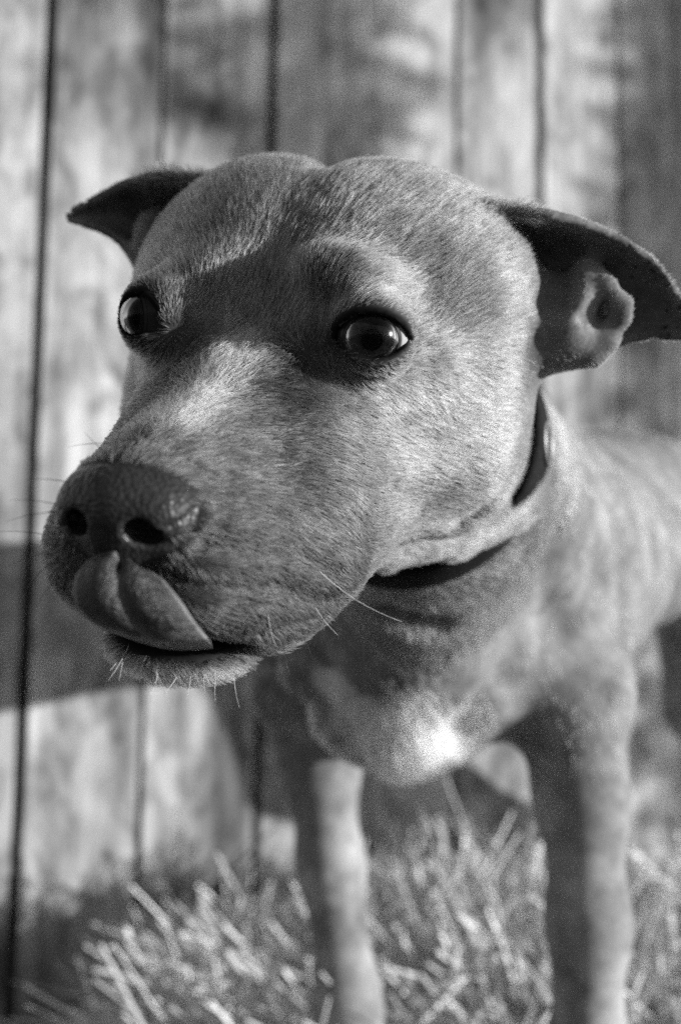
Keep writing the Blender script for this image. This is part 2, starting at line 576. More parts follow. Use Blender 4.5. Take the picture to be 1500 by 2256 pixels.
def sdf(P):
    P = np.asarray(P, np.float32)
    d = np.full(len(P), 30.0, np.float32)
    Hh = ((P - HT.astype(np.float32)) @ HR.astype(np.float32)).astype(np.float32)
    mh = np.all((Hh > (-15, -16, -15)) & (Hh < (17, 14, 10)), 1)
    mb = P[:, 2] > 34
    if mb.any(): d[mb] = sdf_body(P[mb])
    if mh.any():
        dh = sdf_head(Hh[mh])
        d[mh] = smin(d[mh], dh, 1.6)
        d[mh] = smin(d[mh], path(P[mh], FOLD, .8), 1.7)
        for pts, k in GROOVES: d[mh] = smax(d[mh], -path(P[mh], pts, .1), k)
    mb = (P[:, 2] > 50) & (P[:, 2] < 80)
    if mb.any():
        for pts, k in BODY_GROOVES: d[mb] = smax(d[mb], -path(P[mb], pts, .5), k)
    return d


def sdf_chunk(P, n=300000):
    return np.concatenate([sdf(P[i:i + n]) for i in range(0, len(P), n)]) if len(P) else np.zeros(0, np.float32)


def build_surface(lo, hi, h, B=8):
    lo = np.array(lo, float); hi = np.array(hi, float)
    nb = np.ceil((hi - lo) / (h * B)).astype(int)
    n = nb * B
    c = np.stack(np.meshgrid(*[lo[i] + (np.arange(nb[i]) + .5) * h * B for i in range(3)], indexing='ij'), -1).reshape(-1, 3)
    dc = sdf_chunk(c)
    keep = np.abs(dc) < h * B * .87 * 1.35 + .7
    D = np.repeat(np.repeat(np.repeat(np.where(dc.reshape(nb) < 0, -9, 9).astype(np.float32), B, 0), B, 1), B, 2)
    mask = np.repeat(np.repeat(np.repeat(keep.reshape(nb), B, 0), B, 1), B, 2)
    ii = np.argwhere(mask)
    D[mask] = sdf_chunk(lo + ii * h)
    # surface nets
    neg = D < 0
    cs = neg[:-1, :-1, :-1].astype(np.int8)
    tot = np.zeros_like(cs)
    for dx in (0, 1):
        for dy in (0, 1):
            for dz in (0, 1):
                tot += neg[dx:dx + n[0] - 1, dy:dy + n[1] - 1, dz:dz + n[2] - 1]
    act = (tot > 0) & (tot < 8)
    cells = np.argwhere(act)
    vid = np.full(act.shape, -1, np.int32)
    vid[act] = np.arange(len(cells))
    acc = np.zeros((len(cells), 3)); cnt = np.zeros(len(cells))
    corners = [(i, j, k) for i in (0, 1) for j in (0, 1) for k in (0, 1)]
    val = {q: D[cells[:, 0] + q[0], cells[:, 1] + q[1], cells[:, 2] + q[2]] for q in corners}
    for a in corners:
        for ax in range(3):
            if a[ax] == 0:
                b = list(a); b[ax] = 1; b = tuple(b)
                va, vb = val[a], val[b]
                m = (va < 0) != (vb < 0)
                t = np.where(m, va / np.where(m, va - vb, 1), 0)
                p = np.repeat(np.array(a, float)[None], len(cells), 0); p[:, ax] = t
                acc += p * m[:, None]; cnt += m
    V = lo + (cells + acc / cnt[:, None]) * h
    quads = []
    for ax in range(3):
        sl0 = [slice(1, -1)] * 3; sl0[ax] = slice(0, -1)
        s1 = [slice(1, -1)] * 3; s1[ax] = slice(1, None)
        a = neg[tuple(sl0)]; b = neg[tuple(s1)]
        e = np.argwhere(a != b)
        inv = a[tuple(e.T)]
        e = e + np.array([0 if k == ax else 1 for k in range(3)])
        u, v = [(1, 2), (2, 0), (0, 1)][ax]
        def cell(du, dv):
            q = e.copy(); q[:, u] -= du; q[:, v] -= dv
            return vid[q[:, 0], q[:, 1], q[:, 2]]
        f = np.stack([cell(1, 1), cell(0, 1), cell(0, 0), cell(1, 0)], 1)
        f[~inv] = f[~inv][:, ::-1]
        quads.append(f)
    Q = np.concatenate(quads)
    Q = Q[(Q >= 0).all(1)]
    return V, Q


def grad(P, e=.04):
    G = np.zeros((len(P), 3))
    for i in range(3):
        o = np.zeros(3); o[i] = e
        G[:, i] = (sdf_chunk(P + o) - sdf_chunk(P - o)) / (2 * e)
    return G


def project(V, it=2, e=.04):
    for _ in range(it):
        d = sdf_chunk(V); g_ = grad(V, e)
        V = V - np.clip(d, -.25, .25)[:, None] * g_ / np.maximum((g_ * g_).sum(1), .3)[:, None]
    return V


def surf_depth(px, py):
    """first hit of a pixel ray with the dog"""
    dirv = at(px, py, 1.0)
    z = 23.0
    for _ in range(60):
        d_ = float(sdf((dirv * z)[None])[0])
        if d_ < .02: return z
        z += max(d_ * .7, .03)
        if z > 60: break
    return None


for pl, r, k in (([(455, 1200), (560, 1218), (666, 1226), (745, 1266)], .15, .45), ([(385, 1280), (470, 1298), (549, 1303), (613, 1293), (690, 1318), (765, 1325)], .17, .5), ([(362, 1168), (405, 1150), (440, 1116)], .07, .2), ([(348, 1203), (392, 1196), (424, 1168), (436, 1130)], .06, .22),
                 ([(560, 1395), (640, 1370), (720, 1352)], .05, .30), ([(930, 1188), (1020, 1148), (1125, 1060)], .07, .8), ([(985, 1200), (1065, 1158), (1158, 1070)], .07, .8), ([(903, 752), (935, 762), (968, 778)], .05, .22),
                 ([(770, 820), (830, 832), (890, 815)], .04, .30)):
    GROOVES.append(([(at(x, y, surf_depth(x, y) or 30), r) for x, y in pl], k))

for pl, r, k in (([(860, 1325), (905, 1350), (965, 1368)], .35, 1.2), ([(1030, 1590), (1120, 1500), (1175, 1390)], .5, 2.2), ([(700, 1470), (655, 1560), (640, 1650)], .4, 1.8),
                 ([(680, 1530), (740, 1600), (800, 1690)], .5, 1.8), ([(1240, 1150), (1215, 1260), (1225, 1380)], .4, 2.0)):
    pts_ = []
    for x, y in pl:
        z_ = 52.0
        for _ in range(80):
            dd = float(sdf_body((at(x, y, 1.0) * z_)[None].astype(np.float32))[0])
            if dd < .02: break
            z_ += max(dd * .6, .03)
        pts_.append((at(x, y, z_), r))
    BODY_GROOVES.append((pts_, k))

V, Q = build_surface((-15, -50, 21), (64, 17, 132), .25)
# finer faces round the face features, then all points drawn onto the exact surface
me = mesh_np('dog', V, Q)
bm = bmesh.new(); bm.from_mesh(me)
for radius_set in (0, 1):
    bm.verts.ensure_lookup_table()
    P = np.array([v.co for v in bm.verts])
    Hh = c2h(P)
    Qm = Hh.copy(); Qm[:, 0] = np.abs(Qm[:, 0])
    de = np.linalg.norm(Qm - eye_centre(Hh), axis=1); dn = np.linalg.norm((Hh - np.array([0, 8.4, -5.2])) / np.array([1.3, 1, 1.2]), axis=1)
    dm = np.linalg.norm((Hh - np.array([.8, 6, -8.6])) / np.array([1.6, 1, .8]), axis=1)
    if radius_set == 0: sel = (Hh[:, 1] > -12) & (P[:, 2] < 50)
    else: sel = (de < 2.1) | (dn < 2.2) | (dm < 2.0)
    ed = [e for e in bm.edges if sel[e.verts[0].index] and sel[e.verts[1].index]]
    bmesh.ops.subdivide_edges(bm, edges=ed, cuts=1, use_grid_fill=True)
bmesh.ops.recalc_face_normals(bm, faces=bm.faces)
bmesh.ops.reverse_faces(bm, faces=bm.faces[:])      # camera axes are left-handed
bmesh.ops.triangulate(bm, faces=[f for f in bm.faces if len(f.verts) > 4])
bm.to_mesh(me); bm.free()
V = np.empty(len(me.vertices) * 3, np.float32); me.vertices.foreach_get('co', V); V = V.reshape(-1, 3).astype(float)
V = project(V, 3)
print('dog verts', len(V))


# ------------------------------------------------------------------ coat: pigment, growth direction, length
def sstep(a, b, x):
    t = np.clip((x - a) / (b - a), 0, 1)
    return t * t * (3 - 2 * t)


def vnoise(P, s, seed=0):
    """cheap smooth value noise"""
    r = np.random.default_rng(seed); T = r.random((32, 32, 32))
    x = P * s; i = np.floor(x).astype(int); f = x - i; f = f * f * (3 - 2 * f)
    o = 0
    for a in (0, 1):
        for b in (0, 1):
            for c_ in (0, 1):
                wgt = (f[:, 0] if a else 1 - f[:, 0]) * (f[:, 1] if b else 1 - f[:, 1]) * (f[:, 2] if c_ else 1 - f[:, 2])
                o = o + wgt * T[(i[:, 0] + a) % 32, (i[:, 1] + b) % 32, (i[:, 2] + c_) % 32]
    return o


def regions(P):
    """masks on camera-axes points"""
    Hh = c2h(P); Qm = Hh.copy(); Qm[:, 0] = np.abs(Qm[:, 0])
    q = Qm
    nose = 1 - sstep(-.12, .16, ell(q.astype(np.float32), (0, 8.15, -4.45), (2.0, 1.55, 1.55)))
    nose = np.maximum(nose, 1 - sstep(.55, .8, np.linalg.norm((q - (0, 9.0, -5.5)) / (1.2, 1, 1.1), axis=1)))
    nose = nose * sstep(8.45, 8.7, Hh[:, 1] + .14 * Hh[:, 0] ** 2 - .5 * (Hh[:, 2] + 3.4))
    ec = eye_centre(Hh)
    op, n = lid_opening(q.astype(np.float32), ec)
    near = np.linalg.norm(q - ec, axis=1) < 2.6
    vv_ = (q - ec) @ LID_V
    up_ = sstep(-.1, .5, vv_)
    lid = np.where(near & (n > -.2), 1 - sstep(.04 + .10 * up_, .16 + .16 * up_, op), 0)
    lid_soft = np.where(near & (n > -.6), 1 - sstep(.2, .75, op), 0)
    mouth = 1 - sstep(.0, .28, ell(Hh.astype(np.float32), (.35, 6.2, -8.5), (2.4, 2.7, .5)))
    inner = np.zeros(len(P))
    return Hh, q, nose, lid, lid_soft, mouth


def coat(P):
    Hh, q, nose, lid, lid_soft, mouth = regions(P)
    base = .158 + .09 * (vnoise(P, .45, 3) - .5) + .10 * (vnoise(P, 1.3, 4) - .5)
    # pale streak down the nose bridge, dark muzzle, dark brow spots, pale cheek
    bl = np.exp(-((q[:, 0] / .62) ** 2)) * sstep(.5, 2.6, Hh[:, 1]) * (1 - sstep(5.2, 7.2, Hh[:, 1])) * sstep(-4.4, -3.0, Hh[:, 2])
    mz = sstep(-2.8, 3.0, Hh[:, 1] - .35 * (Hh[:, 2] + 5))
    base = base * (1 - .68 * mz)
    spots = sstep(.52, .75, vnoise(P * np.array([1, 1.6, 1]), 2.6, 77)) * sstep(2.5, 4.5, Hh[:, 1]) * (1 - sstep(-4.6, -3.8, Hh[:, 2]))
    base = base * (1 - .4 * spots)
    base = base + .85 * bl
    low_lip = sstep(1.0, 3.0, Hh[:, 1]) * (1 - sstep(-7.4, -5.6, Hh[:, 2]))
    base = base * (1 - .22 * low_lip)
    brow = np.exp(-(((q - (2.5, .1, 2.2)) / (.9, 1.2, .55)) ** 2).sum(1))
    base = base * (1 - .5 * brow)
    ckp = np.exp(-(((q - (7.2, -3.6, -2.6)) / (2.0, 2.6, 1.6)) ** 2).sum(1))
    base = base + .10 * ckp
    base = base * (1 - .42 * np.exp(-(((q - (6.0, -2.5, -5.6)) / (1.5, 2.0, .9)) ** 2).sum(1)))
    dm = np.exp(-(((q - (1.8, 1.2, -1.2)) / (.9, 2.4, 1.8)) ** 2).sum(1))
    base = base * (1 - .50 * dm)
    for px_, py_, sd_, rx_, ry_, am_ in TONE_SPOTS:
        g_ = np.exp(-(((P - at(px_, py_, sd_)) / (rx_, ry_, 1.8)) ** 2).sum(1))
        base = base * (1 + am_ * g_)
    # pale chin edge
    ch = (1 - sstep(-9.6, -9.1, Hh[:, 2])) * sstep(2.5, 4.5, Hh[:, 1]) * (Hh[:, 1] < 9)
    base = base * (1 - ch) + .42 * ch
    # body: paler, white breast
    bd = sstep(47, 56, P[:, 2])
    base = base * (1 + .80 * bd) * (1 + .22 * bd * (1 - sstep(-19, -15, P[:, 1]))) * (1 + bd * (.5 * (vnoise(P, .38, 61) - .5) + .25 * (vnoise(P, .9, 62) - .5)))
    br = np.exp(-(((P - at(890, 1600, 59)) / (4.0, 2.6, 6)) ** 2).sum(1) * 1.0)
    for px_, py_, rx_, ry_ in ((735, 1495, 1.4, 1.0), (800, 1540, 1.7, 1.2), (870, 1565, 1.8, 1.2), (940, 1600, 1.8, 1.4), (900, 1655, 2.0, 1.1), (850, 1390, .6, 2.0)):  # last entry paints the lit chest edge as a white streak
        br = np.maximum(br, .95 * np.exp(-(((P - at(px_, py_, 60)) / (rx_, ry_, 6)) ** 2).sum(1)))
    br = sstep(.22, .5, br + .5 * (vnoise(P, .7, 9) - .5) * bd)
    base = base * (1 - br) + .82 * br
    base = base * (1 - .6 * lid_soft) * (1 - .6 * nose)
    ear = sstep(7.4, 8.6, q[:, 0]) * (Hh[:, 1] > -12) * (Hh[:, 1] < 0)
    base = base * (1 + .45 * ear)
    return np.clip(base, .03, .85)


TONE_SPOTS = [(px_, py_, surf_depth(px_, py_) or 30, rx_, ry_, am_) for px_, py_, rx_, ry_, am_ in  # coat markings, plus forehead furrow and brow shade put into the colour
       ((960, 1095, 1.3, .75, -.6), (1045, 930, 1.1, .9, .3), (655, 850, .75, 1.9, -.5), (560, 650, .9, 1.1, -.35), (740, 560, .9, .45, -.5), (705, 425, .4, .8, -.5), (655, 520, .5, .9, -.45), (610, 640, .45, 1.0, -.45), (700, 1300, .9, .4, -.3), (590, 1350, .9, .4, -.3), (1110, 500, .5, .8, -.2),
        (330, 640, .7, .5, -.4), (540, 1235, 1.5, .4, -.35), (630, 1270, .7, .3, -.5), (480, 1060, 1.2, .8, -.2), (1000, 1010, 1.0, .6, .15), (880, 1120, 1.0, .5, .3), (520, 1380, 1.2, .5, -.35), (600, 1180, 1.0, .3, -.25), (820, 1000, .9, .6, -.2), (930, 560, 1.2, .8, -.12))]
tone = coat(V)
Hh, q, nose_m, lid_m, lid_s, mouth_m = regions(V)
bare = np.clip(np.maximum(nose_m, lid_m), 0, 1)
bare = np.maximum(bare, mouth_m)
skin = NT('coat_skin')
tn = skin.attr('tone'); le = skin.attr('leather'); ba = skin.attr('bare')
tco = skin.n('ShaderNodeTexCoord').outputs['Object']
vor = skin.n('ShaderNodeTexVoronoi', feature='F1', ins={'Vector': tco, 'Scale': 720.0})
lcol = skin.math('MULTIPLY_ADD', skin.noise(tco, 260, 3), skin.math('MULTIPLY_ADD', le, .028, .006), skin.math('MULTIPLY_ADD', le, .008, .004))
skcol = skin.math('MULTIPLY', tn, skin.math('MULTIPLY_ADD', skin.noise(tco, 420, 3, .7), .9, .30))
mx = skin.n('ShaderNodeMix', data_type='FLOAT', ins={0: ba, 2: skcol, 3: lcol})
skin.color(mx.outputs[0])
skin.l(skin.math('MULTIPLY_ADD', le, -.46, .80), skin.b.inputs['Roughness'])
skin.l(skin.math('MULTIPLY_ADD', le, .42, .08), skin.b.inputs['Specular IOR Level'])
hgt = skin.math('ADD', skin.math('MULTIPLY', vor.outputs[0], skin.math('MULTIPLY', le, -1.0)), skin.math('MULTIPLY', skin.noise(tco, 500, 2), .3))
skin.bump(hgt, .45, .0009)

W = to_world(V)
DOG_O = to_world((10, ground_y(72), 72)); DOG_O[2] = H_BALE
me.vertices.foreach_set('co', (W - DOG_O).astype(np.float32).ravel())
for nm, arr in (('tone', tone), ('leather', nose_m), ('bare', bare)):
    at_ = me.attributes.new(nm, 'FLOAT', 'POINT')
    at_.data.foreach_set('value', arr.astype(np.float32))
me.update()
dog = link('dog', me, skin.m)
dog.location = DOG_O
tag(dog, 'short haired grey dog licking its nose, standing on straw before the fence', 'dog')
bpy.context.view_layer.update()


def child(o, parent=None):
    """parent keeping the world placement (parents are unrotated)"""
    mw = o.matrix_world.copy()
    par = parent or dog
    bpy.context.view_layer.update()
    o.parent = par
    o.matrix_parent_inverse = par.matrix_world.inverted()
    return o


# ------------------------------------------------------------------ eyes
def uv_ball(name, center_w, axis_w, r, seg=48, rings=40, bulge=0.0, a0=0.0, a1=math.pi):
    ax = Vector(axis_w).normalized()
    t1 = ax.orthogonal().normalized(); t2 = ax.cross(t1)
    Vv, Ff = [], []
    for i in range(rings + 1):
        th = a0 + (a1 - a0) * i / rings
        rr = r * (1 + bulge * math.exp(-(th / .42) ** 4))
        for j in range(seg):
            ph = 2 * math.pi * j / seg
            Vv.append(tuple(ax * (rr * math.cos(th)) + (t1 * math.cos(ph) + t2 * math.sin(ph)) * (rr * math.sin(th))))
    for i in range(rings):
        for j in range(seg):
            a = i * seg + j; b = i * seg + (j + 1) % seg
            Ff.append((a, b, b + seg, a + seg))
    me_ = mesh_np(name, Vv, Ff)
    return me_


scl = NT('sclera'); scl.color(scl.attr('tone')); scl.b.inputs['Roughness'].default_value = .2; scl.b.inputs['Specular IOR Level'].default_value = .12
iri = NT('iris')
tci = iri.n('ShaderNodeTexCoord').outputs['Object']
iri.color(iri.math('MULTIPLY', iri.ramp(iri.noise(tci, 900, 4, .6), [(.3, .007), (.7, .026)]), iri.ramp(iri.attr('rad'), [(0, .35), (.25, .9), (.75, 1.0), (.92, .35), (1, .08)])))
iri.b.inputs['Roughness'].default_value = .6; iri.b.inputs['Specular IOR Level'].default_value = 0
pup = NT('pupil'); pup.b.inputs['Base Color'].default_value = gray(.001); pup.b.inputs['Specular IOR Level'].default_value = 0
cor = NT('cornea')
gl = cor.n('ShaderNodeBsdfGlass', ins={'Roughness': 0.0, 'IOR': 1.34, 'Color': gray(1)})
tr = cor.n('ShaderNodeBsdfTransparent')
gls = cor.n('ShaderNodeBsdfGlossy', ins={'Roughness': .15, 'Color': gray(1)})
fr = cor.n('ShaderNodeFresnel', ins={'IOR': 1.32})
mxs = cor.n('ShaderNodeMixShader', ins={0: cor.math('MULTIPLY', fr.outputs[0], .6), 1: tr.outputs[0], 2: gls.outputs[0]})
cor.l(mxs.outputs[0], cor.out.inputs['Surface'])

for s in (1, -1):
    c_h = EYES[s] * np.array([s, 1, 1])
    cw = to_world(h2c(c_h))
    gw = C2W @ (HR @ (GAZE[s] / np.linalg.norm(GAZE[s])))
    r = EYE_R * .01
    eye = link('eye', uv_ball('eye', cw, gw, r * .992, a0=.74), scl.m)
    eye.location = cw
    ev = np.empty(len(eye.data.vertices) * 3, np.float32); eye.data.vertices.foreach_get('co', ev)
    eh = (ev.reshape(-1, 3) @ C2W) @ HR / (EYE_R * .01)       # pigmented towards the nose and round the iris
    ga = eh @ (GAZE[s] / np.linalg.norm(GAZE[s]))
    tv = .03 + (.34 if s > 0 else .05) * sstep(.10, .45, eh[:, 0] * s) * (1 - sstep(.60, .70, ga))
    ta = eye.data.attributes.new('tone', 'FLOAT', 'POINT'); ta.data.foreach_set('value', tv.astype(np.float32))
    ax = Vector(gw).normalized(); t1 = ax.orthogonal().normalized(); t2 = ax.cross(t1)
    def disc(name, r0, r1, h0, h1, nr, seg=64):
        Vv, Ff = [], []
        for i in range(nr + 1):
            rr = r0 + (r1 - r0) * i / nr; hh = h0 + (h1 - h0) * i / nr
            for j in range(seg):
                ph = 2 * math.pi * j / seg
                Vv.append(tuple((ax * hh + (t1 * math.cos(ph) + t2 * math.sin(ph)) * rr) * .01))
        for i in range(nr):
            for j in range(seg):
                a_ = i * seg + j; b_ = i * seg + (j + 1) % seg
                Ff.append((a_, b_, b_ + seg, a_ + seg))
        m_ = mesh_np(name, Vv, Ff)
        m_.attributes.new('rad', 'FLOAT', 'POINT').data.foreach_set('value', np.repeat(np.linspace(0, 1, nr + 1), seg).astype(np.float32))
        return m_
    ir = link('iris', disc('iris', .33, .90, .87, .82, 16), iri.m)
    pu = link('pupil', disc('pupil', .001, .34, .862, .862, 6), pup.m)
    cme = uv_ball('cornea', cw, gw, .0095, rings=30, a0=0.0, a1=1.0)
    for v in cme.vertices: v.co += ax * .0042
    co = link('cornea', cme, cor.m)
    for o in (ir, pu, co): o.location = cw
    bpy.context.view_layer.update()
    child(eye)
    bpy.context.view_layer.update()
    for o in (ir, pu, co): child(o, eye)

# ------------------------------------------------------------------ tongue
tg = NT('tongue_skin')
tct = tg.n('ShaderNodeTexCoord').outputs['Object']
tg.color(tg.math('MULTIPLY', tg.ramp(tg.noise(tct, 220, 5, .6), [(.3, .016), (.7, .06)]), tg.math('MULTIPLY_ADD', tg.attr('edge'), 5.0, 1.0)))
tg.b.inputs['Roughness'].default_value = .4
tg.b.inputs['Subsurface Weight'].default_value = .25
tg.b.inputs['Subsurface Radius'].default_value = (.004, .004, .004)
tg.bump(tg.math('ADD', tg.noise(tct, 700, 4, .6), tg.math('MULTIPLY', tg.noise(tct, 160, 3, .6), 1.4)), .7, .0022)


def build_tongue():
    # outline in photograph pixels -> the curled blade, at its own depth in head axes
    left = [(262, 1400), (205, 1378), (168, 1340), (157, 1300), (168, 1262), (200, 1228), (240, 1217)]
    right = [(470, 1430), (468, 1418), (432, 1375), (402, 1328), (365, 1282), (330, 1256), (302, 1252)]
    n = 36; m = 44
    def interp(pl, t):
        pl = np.array(pl, float); d = np.r_[0, np.cumsum(np.linalg.norm(np.diff(pl, axis=0), axis=1))]; d /= d[-1]
        # smooth by Catmull sampling
        x = np.interp(t, d, pl[:, 0]); y = np.interp(t, d, pl[:, 1])
        return np.stack([x, y], 1)
    t = np.linspace(0, 1, n)
    Lp, Rp = interp(left, t), interp(right, t)
    for _ in range(3):
        for A in (Lp, Rp): A[1:-1] = .25 * A[:-2] + .5 * A[1:-1] + .25 * A[2:]
    top, bot, edge_v = [], [], []
    for i in range(n):
        for k in range(m + 1):
            u = k / m
            pxy = Lp[i] * (1 - u) + Rp[i] * u
            # rounded two-lobed tip with a cleft on the groove line
            gx = (u - .44)
            if t[i] > .7:
                lift = (t[i] - .7) / .3
                pxy = pxy + np.array([0, 30 * lift * math.exp(-(gx / .07) ** 2) - 10 * lift * (math.exp(-((u - .22) / .16) ** 2) + math.exp(-((u - .7) / .16) ** 2))])
            pxy = pxy + np.array([0, 16 * math.sin(math.pi * u) * max(0, 1 - t[i] / .35)])
            # depth: blade stands before the lips, curling back at its edges and tip
            z = 24.9 + .55 * (2 * u - 1) ** 2 * .8 + .9 * t[i] ** 3 - .35 * math.sin(math.pi * t[i]) + .8 * (1 - t[i]) ** 2 + u * .15
            fade = min(1, t[i] / .3)
            z -= fade * (.18 * math.sin(math.pi * min(1, u / .44)) if u < .44 else .22 * math.sin(math.pi * (u - .44) / .56)) ** 1.0
            z += 2.6 * max(0, 1 - i / 3.0) ** 1.2          # root bends back into the mouth
            edge = min(u, 1 - u)
            th = .12 + .16 * min(1, edge / .12) * min(1, (1 - t[i]) / .12 + .1)
            edge_v.append(max(math.exp(-(edge / .03) ** 2) * (t[i] > .05), math.exp(-((1 - t[i]) / .035) ** 2), .28 * math.exp(-(gx / .06) ** 2)))  # rim light put into the tongue colour; groove line paler too
            pc = at(pxy[0], pxy[1], z)
            top.append(pc); bot.append(at(pxy[0], pxy[1], z) * ((z + th * 1.6) / z))
    Vv = np.array(top + bot); N0 = n * (m + 1)
    Ff = []
    for i in range(n - 1):
        for k in range(m):
            a = i * (m + 1) + k
            Ff.append((a, a + 1, a + m + 2, a + m + 1)); Ff.append((N0 + a, N0 + a + m + 1, N0 + a + m + 2, N0 + a + 1))
    for i in range(n - 1):
        for k in (0, m):
            a = i * (m + 1) + k; b = a + m + 1
            Ff.append((a, b, N0 + b, N0 + a))
    for k in range(m):
        for i in (0, n - 1):
            a = i * (m + 1) + k
            Ff.append((a, a + 1, N0 + a + 1, N0 + a))
    # root: joins the blade to the inside of the mouth
    Vw = to_world(Vv)
    me_ = mesh_np('tongue', Vw, Ff)
    ea = np.array(edge_v + edge_v, np.float32); me_.attributes.new('edge', 'FLOAT', 'POINT').data.foreach_set('value', ea)
    b = bmesh.new(); b.from_mesh(me_); bmesh.ops.recalc_face_normals(b, faces=b.faces); b.to_mesh(me_); b.free()
    return me_


ton = link('tongue', build_tongue(), tg.m)
sub = ton.modifiers.new('s', 'SUBSURF'); sub.levels = sub.render_levels = 1
child(ton)

# ------------------------------------------------------------------ coat of short hair
def tri_sample(V, T, dens_tri):
    a, b, c_ = V[T[:, 0]], V[T[:, 1]], V[T[:, 2]]
    n_ = np.cross(b - a, c_ - a); ar = np.linalg.norm(n_, axis=1) * .5
    lam = ar * dens_tri
    cnt = np.floor(lam + rng.random(len(lam))).astype(int)
    ti = np.repeat(np.arange(len(T)), cnt)
    r1, r2 = rng.random(len(ti)), rng.random(len(ti))
    m = r1 + r2 > 1; r1[m], r2[m] = 1 - r1[m], 1 - r2[m]
    return ti, r1, r2


me.calc_loop_triangles()
T = np.empty(len(me.loop_triangles) * 3, np.int32); me.loop_triangles.foreach_get('vertices', T); T = T.reshape(-1, 3)
vn = np.empty(len(me.vertices) * 3, np.float32); me.vertices.foreach_get('normal', vn)
Nc = (vn.reshape(-1, 3).astype(float)) @ C2W             # normals in camera axes
cent = V[T].mean(1); nT = Nc[T].mean(1)
view = cent / np.linalg.norm(cent, axis=1)[:, None]
facing = -(nT * view).sum(1)
bareT = bare[T].mean(1)
Hc = c2h(cent)
dens = np.where(cent[:, 2] < 47, 230.0, np.where(cent[:, 2] < 54, 40.0, 3.0))
tuft = np.exp(-(((cent - at(880, 1600, 59)) / (5, 3.4, 7)) ** 2).sum(1))
dens = np.where(cent[:, 2] > 54, dens * (cent[:, 1] > -15) + 24 * (tuft > .3), dens)
dens = np.where((Hc[:, 1] > 4.5), 330.0, dens)
dens = dens * np.where((np.abs(Hc[:, 0]) > 7.8) & (Hc[:, 1] > -12) & (Hc[:, 2] > -2) & (cent[:, 2] < 47), .45, 1.0)
dens = dens * np.where(facing < -.25, .12, 1.0) * (1 - sstep(.25, .7, bareT))
dens = dens * np.where(cent[:, 2] > 100, .3, 1.0)
ti, r1, r2 = tri_sample(V, T, dens)
mixv = lambda A: A[T[ti, 0]] + (A[T[ti, 1]] - A[T[ti, 0]]) * (r1[:, None] if A.ndim > 1 else r1) + (A[T[ti, 2]] - A[T[ti, 0]]) * (r2[:, None] if A.ndim > 1 else r2)
Rp = mixv(V); Rn = mixv(Nc); Rn /= np.linalg.norm(Rn, axis=1)[:, None]
Hr = c2h(Rp); sg = np.sign(Hr[:, 0]); ax_ = np.abs(Hr[:, 0])
N_h = len(Rp)
# growth field: head axes first
up_part = sstep(-2.0, 1.0, Hr[:, 2])
muz = sstep(1.0, 4.0, Hr[:, 1])
gx = sg * (.18 + .45 * sstep(0, 4, ax_)) * (1 - .3 * muz)
gy_ = -np.ones(N_h)
gz = -.35 * (1 - up_part) * (1 + .6 * muz) + .55 * up_part
Gh = np.stack([gx, gy_, gz], 1)
# hair fans away from the inner corner of each eye
q = Hr.copy(); q[:, 0] = ax_
de = q - (EYE + np.array([-1.5, .9, -.35])); dl = np.linalg.norm(de, axis=1)
fan = np.exp(-(dl / 1.7) ** 2)[:, None]
de[:, 0] *= sg
Gh = Gh * (1 - fan) + 1.4 * fan * de / np.maximum(dl, .05)[:, None]
Gc = Gh @ HR.T
body = sstep(46, 52, Rp[:, 2])[:, None]
Gb = .55 * LON + np.array([0, -.8, 0]) + np.zeros((N_h, 3))
leg = sstep(-14, -18, Rp[:, 1])[:, None] if False else (1 - sstep(-18, -14, Rp[:, 1]))[:, None]
Gb = Gb * (1 - leg) + leg * np.array([0, -1, .1])
Gc = Gc * (1 - body) + Gb * body
# slow swirls and strand to strand scatter
for k in range(3):
    Gc[:, k] += .75 * (vnoise(Rp, .55, 20 + k) - .5) + .55 * (vnoise(Rp, 2.2, 30 + k) - .5)
Gc += rng.normal(0, .16, Gc.shape)
Tn = Gc - Rn * (Gc * Rn).sum(1)[:, None]
Tn /= np.maximum(np.linalg.norm(Tn, axis=1), 1e-3)[:, None]
length = .42 + .18 * sstep(1.0, -5.0, Hr[:, 1]) if False else .44 + .16 * (1 - sstep(-5.0, 1.0, Hr[:, 1]))
length = length * (1 - .22 * sstep(4.5, 8.5, Hr[:, 1]))
length = np.where(Rp[:, 2] > 48, .72, length)
chin = (1 - sstep(-9.3, -8.6, Hr[:, 2])) * sstep(1.5, 3.5, Hr[:, 1]) * (Hr[:, 1] < 9)
length = length * (1 + .5 * chin)
br_ = np.exp(-(((Rp - at(880, 1600, 58)) / (3.6, 2.4, 6)) ** 2).sum(1))
length = length * (1 + 1.6 * br_)
earh = sstep(7.4, 8.4, ax_) * (Hr[:, 1] < -4) * (Rp[:, 2] < 48)
length = length * (1 - .66 * earh)
length *= rng.uniform(.65, 1.25, N_h)
lidm = mixv(lid_s); length *= 1 - .55 * np.clip(lidm, 0, 1)
lift = .34 + rng.normal(0, .10, N_h) + .35 * chin + .12 * sstep(3, 6, Hr[:, 1])
lift = lift * (1 - .5 * earh)
lift = np.clip(lift, .06, .9)[:, None]
L_ = length[:, None]
p0 = Rp - Rn * .02
p1 = p0 + (Tn * np.cos(lift) + Rn * np.sin(lift)) * L_ * .38
l2 = lift * .45
p2 = p1 + (Tn * np.cos(l2) + Rn * np.sin(l2)) * L_ * .34 + np.array([0, -.01, 0]) * L_
l3 = lift * .1
p3 = p2 + (Tn * np.cos(l3) + Rn * np.sin(l3)) * L_ * .28
PTS = np.stack([p0, p1, p2, p3], 1)
tone_h = mixv(tone)
